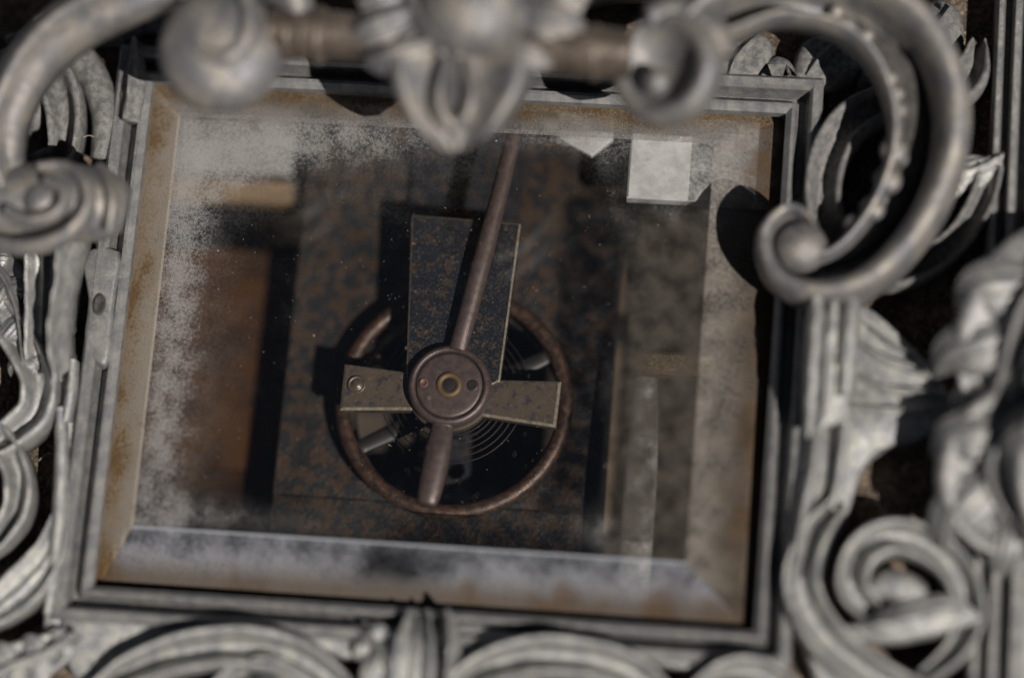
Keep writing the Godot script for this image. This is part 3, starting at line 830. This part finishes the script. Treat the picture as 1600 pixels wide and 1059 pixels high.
	sweep(fl, px3([[-60, 330, 7.53, 48, 2.4], [0, 320, 7.86, 60, 3.0], [70, 315, 7.86, 64, 3.1], [130, 318, 7.86, 62, 2.9], [172, 324, 7.73, 54, 2.6], [196, 330, 7.53, 36, 1.8]], 1.0), "round")
	build(fl, "foot_scroll", H, h)
	var fr := mb()
	sweep(fr, px3([[-30, 372, 9.6, 12, 0.9], [30, 386, 9.8, 14, 1.0], [90, 374, 10.2, 14, 1.0], [132, 336, 10.6, 13, 1.0], [134, 290, 10.6, 12, 0.9], [104, 262, 10.2, 11, 0.8], [60, 262, 10.2, 10, 0.8]], 1.0), "round")
	sweep(fr, px3([[10, 330, 11.2, 11, 0.8], [50, 346, 11.2, 12, 0.9], [92, 330, 11.4, 11, 0.9], [98, 298, 11.4, 10, 0.8], [70, 282, 11.4, 9, 0.7]], 1.0), "round")
	sweep(fr, px3([[160, 270, 9.0, 12, 1.0], [176, 310, 10.4, 11, 0.9], [172, 360, 9.6, 11, 0.9]], 1.0), "round")
	ball(fr, at(62, 312, 10.6), 1.3, 0.7)
	build(fr, "scroll_end", H, h)
	# grip bar with collars
	var g := mb()
	sweep(g, px3([[425, 50, 14.13, 40, 2.0], [480, 52, 14.13, 42, 2.1], [560, 58, 14.13, 38, 2.0], [700, 66, 14.13, 40, 2.0], [860, 74, 14.13, 40, 2.0], [920, 80, 14.13, 42, 2.1], [985, 86, 14.13, 38, 2.0]], 1.0), "round")
	build(g, "grip_bar", M.grip, h)
	for q in [[452, 52, 44], [500, 55, 46], [930, 82, 44]]:
		var co := mb()
		var p := at(q[0], q[1], 14.13)
		var ax := at(960, 84, 14.13) - at(430, 50, 14.13)
		var r: float = q[2] * 0.045
		lathe(co, p, [[r * 0.8, -0.5], [r, -0.3], [r * 1.06, 0.0], [r, 0.3], [r * 0.8, 0.5]], 32, ax)
		build(co, "collar", M.grip, h)
	# the leaf in the middle
	var sh := mb()
	sweep(sh, px3([[722, 40, 14.79, 92, 2.0], [720, 90, 14.99, 112, 2.4], [716, 140, 14.86, 106, 2.5], [713, 190, 14.46, 74, 2.2], [712, 218, 14.06, 42, 1.5], [713, 236, 13.80, 14, 0.8]], 1.0), "hollow", 0.0, 5, 9)
	build(sh, "pendant_leaf", H, h)
	for s in [-1, 1]:
		var sl := mb()
		sweep(sl, px3([[712 + s * 16, 96, 15.52, 9, 0.8], [712 + s * 24, 140, 15.78, 13, 1.1], [712 + s * 22, 176, 15.65, 14, 1.1], [712 + s * 4, 200, 15.25, 12, 0.9]], 1.0), "round")
		build(sl, "leaf_vein", H, h)
	var cap := mb()
	ball(cap, at(738, 5, 16.44), 3.9, 0.7)
	sweep(cap, px3([[640, -10, 15.91, 14, 1.0], [668, 44, 16.18, 15, 1.1], [722, 72, 16.31, 15, 1.1], [782, 58, 16.31, 15, 1.1], [826, 10, 15.91, 14, 1.0]], 1.0), "round")
	build(cap, "boss", H, h)
	for q in [[[660, 20, 14.79, 20, 1.2], [620, 34, 15.38, 36, 1.8], [580, 48, 15.38, 34, 1.7], [555, 62, 14.79, 14, 0.9]],
		[[680, 70, 14.99, 16, 1.1], [646, 80, 15.52, 26, 1.5], [606, 92, 15.38, 28, 1.5], [575, 98, 14.79, 12, 0.8]],
		[[640, -10, 15.12, 18, 1.1], [600, -6, 15.65, 30, 1.5], [566, 8, 15.25, 24, 1.2]],
		[[800, 14, 14.99, 22, 1.2], [842, 30, 15.52, 36, 1.8], [884, 44, 15.38, 34, 1.6], [916, 58, 14.72, 12, 0.8]],
		[[770, 76, 14.99, 16, 1.1], [806, 84, 15.38, 27, 1.4], [842, 92, 15.05, 22, 1.2], [866, 98, 14.59, 8, 0.6]],
		[[830, -18, 15.12, 20, 1.2], [876, -12, 15.52, 32, 1.6], [915, 8, 15.12, 22, 1.2]]]:
		var lf := mb()
		sweep(lf, px3(q, 1.0), "leaf", 0.12, 3.0)
		build(lf, "side_leaf", H, h)
	for q in [[690, 80, 15.91, 12], [716, 82, 16.04, 13]]:
		var bl := mb()
		ball(bl, at(q[0], q[1], q[2]), q[3] * 0.044, 0.9)
		build(bl, "bead", H, h)

# ---------------------------------------------------------------- the movement under the glass
func make_movement() -> void:
	var hub := at(702, 603, -3.0)
	var mv := thing("clock_movement", Vector3(hub.x, -34.0, hub.z), "rusty blued steel balance movement seen through the dusty glass", "clock movement")
	# platform plate, notched at the back, with the well of the balance wheel cut through it
	var py := -10.0
	var wc := at(709, 627, -8.0)
	var outline := flat2([[489, 176], [874, 206], [925, 243], [962, 212], [987, 214], [960, 560], [938, 872], [415, 850], [452, 520]], py)
	var st := mb()
	plate(st, outline, py - 1.4, py, 0.15, circle(Vector2(wc.x, wc.z), 8.1, 48))
	var pl := build(st, "platform_plate", M.plate, mv, "blued steel plate mottled with brown rust")
	var gr := mb()
	plate(gr, flat2([[646, 196], [824, 208], [812, 345], [640, 335]], py + 0.1), py, py + 0.7, 0.12)
	build(gr, "cock_foot", M.blue, pl)
	var sl := mb()
	sweep(sl, px3([[541, 262, py + 0.05, 4, 0.06], [534, 285, py + 0.05, 5, 0.06], [527, 312, py + 0.05, 4, 0.06]]), "round")
	build(sl, "slot", M.dark, pl)
	# lower plate and bar seen through the well
	var lo := mb()
	plate(lo, circle(Vector2(wc.x, wc.z), 11.5, 40), -22.0, -21.0, 0.2)
	build(lo, "lower_plate", M.wall, mv)
	var lc := mb()
	plate(lc, flat2([[690, 668], [736, 672], [733, 800], [676, 800]], -12.0), -13.0, -12.0, 0.15, circle(Vector2(at(712, 735, -12).x, at(712, 735, -12).z), 0.75, 20))
	build(lc, "lower_cock", M.blue, mv)
	var st2 := mb()
	sweep(st2, px3([[588, 494, -9.2, 5, 0.2], [612, 512, -9.2, 6, 0.25], [634, 528, -9.2, 5, 0.2]]), "round")
	build(st2, "stud_arm", M.brass, mv)
	for q in [[630, 500], [628, 520], [592, 562]]:
		var s := mb()
		lathe(s, at(q[0], q[1], -8.8), [[0.38, -0.5], [0.38, 0.1], [0.3, 0.2], [0.0, 0.2]], 16)
		build(s, "stud_screw", M.redscrew, mv)
	# balance wheel
	var bw := mb()
	var prof: Array = []
	for i in 15:
		var t := TAU * i / 14.0
		prof.append([8.8 + cos(t) * 0.6, sin(t) * 0.5])
	lathe(bw, Vector3(wc.x, -8.0, wc.z), prof, 96)
	var wheel := build(bw, "balance_wheel", M.copper, mv, "coppery brown ring of the balance wheel")
	var sp := mb()
	var r8 := Vector3(0.86, 0, -0.5) * 8.3
	sweep(sp, [[wc.x - r8.x, -8.2, wc.z - r8.z, 0.6, 0.25], [wc.x - 2, -8.2, wc.z + 1.2, 0.8, 0.25], [wc.x + 2, -8.2, wc.z - 1.2, 0.8, 0.25], [wc.x + r8.x, -8.2, wc.z + r8.z, 0.6, 0.25]], "round")
	build(sp, "spoke", M.dark, wheel)
	var sf := mb()
	lathe(sf, Vector3(wc.x, -10.0, wc.z), [[1.0, -3], [1.0, 2.0], [0.5, 2.2], [0.5, 5.0], [0.0, 5.0]], 24)
	build(sf, "staff", M.dark, wheel)
	# hairspring
	var hs := mb()
	var nodes: Array = []
	for i in 150:
		var t := TAU * i / 25.0
		var r := lerpf(3.3, 6.0, pow(i / 149.0, 1.15))
		nodes.append([wc.x + cos(t) * r, -7.4, wc.z - 0.5 + sin(t) * r, 0.035, 0.12])
	sweep(hs, nodes, "round", 0.0, 5.0, 2)
	build(hs, "hairspring", M.wire, mv, "thin steel hairspring coiled flat")
	# balance cock: upper arm, two side arms, round middle
	var cy := -4.4
	var ck := mb()
	plate(ck, circle(Vector2(at(703, 607, cy).x, at(703, 607, cy).z), 3.35, 48), cy - 0.9, cy, 0.18)
	var cock := build(ck, "balance_cock", M.worn, mv, "three armed cock over the balance wheel")
	var e1 := mb()
	var e2 := mb()
	var e3 := mb()
	var ua := mb()
	plate(ua, flat2([[643, 335], [814, 349], [781, 596], [690, 640], [634, 590]], cy), cy - 0.95, cy + 0.03, 0.14, PackedVector2Array(), e1)
	build(ua, "upper_arm", M.blue, cock, "blued broad upper arm", e1)
	var cp := mb()
	plate(cp, flat2([[652, 346], [800, 358], [794, 410], [648, 400]], cy - 1.0), -9.6, cy - 1.0, 0.1)
	build(cp, "cock_pillar", M.blue, cock)
	var la := mb()
	plate(la, flat2([[538, 568], [660, 584], [660, 640], [530, 640]], cy), cy - 1.1, cy - 0.03, 0.2, PackedVector2Array(), e2)
	build(la, "side_arm", M.worn, cock, "", e2)
	var ra := mb()
	plate(ra, flat2([[750, 592], [877, 595], [868, 667], [745, 648]], cy), cy - 1.05, cy - 0.05, 0.2, PackedVector2Array(), e3)
	build(ra, "side_arm", M.worn, cock, "", e3)
	var sc := mb()
	lathe(sc, at(557, 601, cy), [[0.72, -0.05], [0.72, 0.1], [0.6, 0.16], [0.52, 0.06], [0.46, 0.06], [0.4, 0.16], [0.0, 0.18]], 28)
	build(sc, "screw", M.worn, cock)
	# regulator: ring, cap disc, index lever
	var ry := -3.6
	var rc := at(702, 602, ry)
	var rg := mb()
	lathe(rg, rc, [[2.62, -0.75], [2.62, 0.1], [2.75, 0.3], [2.95, 0.3], [3.2, 0.05], [3.22, -0.75]], 64)
	var reg := build(rg, "regulator", M.lever, mv, "brown bronze regulator ring with a long index lever")
	var cd := mb()
	lathe(cd, rc, [[2.58, -0.6], [2.58, 0.0], [2.48, 0.12], [2.3, 0.14], [1.15, 0.2], [0.0, 0.2]], 64)
	build(cd, "cap_disc", M.lever, reg)
	var jw := mb()
	lathe(jw, rc + Vector3(0, 0.2, 0), [[1.02, 0.0], [0.96, 0.14], [0.8, 0.22], [0.62, 0.16], [0.54, 0.04]], 40)
	build(jw, "jewel_setting", M.gold, reg)
	var jd := mb()
	lathe(jd, rc + Vector3(0, 0.21, 0), [[0.6, 0.02], [0.3, 0.05], [0.0, 0.06]], 24)
	build(jd, "pivot_hole", M.dark, reg)
	var s1 := mb()
	lathe(s1, at(662, 598, ry + 0.16), [[0.36, 0.0], [0.34, 0.1], [0.26, 0.12], [0.22, 0.05], [0.0, 0.05]], 20)
	build(s1, "screw", M.redscrew, reg)
	var s2 := mb()
	lathe(s2, at(738, 602, ry + 0.16), [[0.46, 0.0], [0.44, 0.04], [0.3, 0.03], [0.0, 0.02]], 20)
	build(s2, "screw_hole", M.dark, reg)
	var lv := mb()
	sweep(lv, px3([[714, 548, ry + 0.1, 14, 0.35], [728, 500, ry + 0.2, 15, 0.6], [752, 410, ry + 0.4, 15.5, 0.65], [776, 320, ry + 0.4, 14, 0.55], [797, 236, ry + 0.3, 13, 0.5], [803, 205, ry + 0.3, 11, 0.3]]), "round", 0, 5, 8)
	build(lv, "index_lever", M.lever, reg)
	var lt := mb()
	sweep(lt, px3([[692, 664, ry - 0.1, 17, 0.35], [685, 700, ry - 0.05, 20, 0.65], [676, 745, ry, 20, 0.65], [668, 782, ry, 17, 0.5], [666, 790, ry, 9, 0.2]]), "round", 0, 5, 8)
	build(lt, "lever_tail", M.lever, reg)
	# movement plates and bars either side
	var bp := mb()
	var a1 := at(372, 278, -12.0)
	var a2 := at(474, 318, -12.0)
	box(bp, Vector3(-27.5, -14.0, a1.z), Vector3(a2.x + 1.0, -12.0, a2.z), 0.25)
	build(bp, "brass_bar", M.brass, mv)
	var am := mb()
	var b1 := at(250, 378, -15.5)
	var b2 := at(474, 900, -15.5)
	box(am, Vector3(-27.5, -18.0, b1.z), Vector3(b2.x + 1.5, -15.5, b2.z), 0.4)
	build(am, "brass_plate", M.amber, mv)
	var br := mb()
	var c1 := at(988, 545, -6.5)
	var c2 := at(1180, 592, -6.5)
	box(br, Vector3(c1.x, -8.5, c1.z), Vector3(27.4, -6.5, c2.z), 0.3)
	build(br, "brass_bar", M.brass, mv)
	var rl := mb()
	sweep(rl, px3([[1010, 592, -5, 18, 0.7], [1004, 700, -5, 24, 0.8], [997, 800, -5, 26, 0.8], [985, 990, -5, 24, 0.8]]), "round")
	build(rl, "streak_rail", M.steel, mv)  # rail added to draw the pale reflected streak at the right
	var gb := mb()
	var g1 := at(1000, 320, -19.0)
	var g2 := at(1240, 900, -19.0)
	box(gb, Vector3(g1.x - 3.0, -21.0, g1.z + 0.6), Vector3(27.8, -19.0, g2.z), 0.3)
	build(gb, "side_plate", M.brass, mv)

# ---------------------------------------------------------------- lint
func make_lint() -> void:
	var rng := RandomNumberGenerator.new()
	rng.seed = 77
	var st := mb()
	var spots := [[1185, 30, 1.4], [1200, 42, 1.4], [1265, 52, 1.6], [130, 215, 1.0], [1380, 760, -1.8], [1360, 780, -1.8], [1370, 770, -1.7], [1390, 785, -1.7], [1330, 330, -1.6], [1322, 270, -1.6], [130, 60, -1.6], [150, 80, -1.6], [40, 800, -1.6], [60, 720, -1.6], [1440, 720, -1.7]]
	for i in spots.size():
		var q: Array = spots[i]
		var a := rng.randf() * TAU
		var nodes: Array = []
		var p := at(q[0], q[1], q[2])
		for k in 5:
			nodes.append([p.x, p.y + rng.randf() * 0.2, p.z, 0.008, 0.008])
			a += rng.randf_range(-0.9, 0.9)
			p += Vector3(cos(a), 0, sin(a)) * rng.randf_range(0.2, 0.5)
		sweep(st, nodes, "round", 0, 5, 3)
	for i in 420:   # specks of grit
		var on_glass := i < 300
		var p := at(rng.randf_range(250, 1080), rng.randf_range(210, 840), 0.16) if on_glass else at(rng.randf_range(540, 860), rng.randf_range(350, 790), -4.3)
		var r := rng.randf_range(0.015, 0.03) * (2.0 if rng.randf() < 0.06 else 1.0)
		for k in 4:
			var t0 := TAU * k / 4.0
			var t1 := TAU * (k + 1) / 4.0
			tri(st, p + Vector3(0, r, 0), p + Vector3(cos(t0), 0, sin(t0)) * r, p + Vector3(cos(t1), 0, sin(t1)) * r)
	st.generate_normals()
	var o := MeshInstance3D.new()
	o.name = "lint_fibres"
	o.mesh = st.commit()
	o.material_override = M.lint
	o.set_meta("label", "fine pale lint fibres and grit specks scattered over glass and metal")
	o.set_meta("category", "lint")
	o.set_meta("kind", "stuff")
	add_child(o)

func _ready() -> void:
	make_view()
	make_materials()
	var g := mb()
	box(g, Vector3(-900, -LIFT - 40, -700), Vector3(900, -LIFT, 700), 3.0)
	g.generate_normals()
	var table := MeshInstance3D.new()
	table.name = "ground"
	table.mesh = g.commit()
	table.material_override = M.stone
	table.set_meta("kind", "structure")
	add_child(table)
	var clock := make_case()
	make_glass(clock)
	make_scrolls(clock)
	make_movement()
	make_handle()
	make_lint()
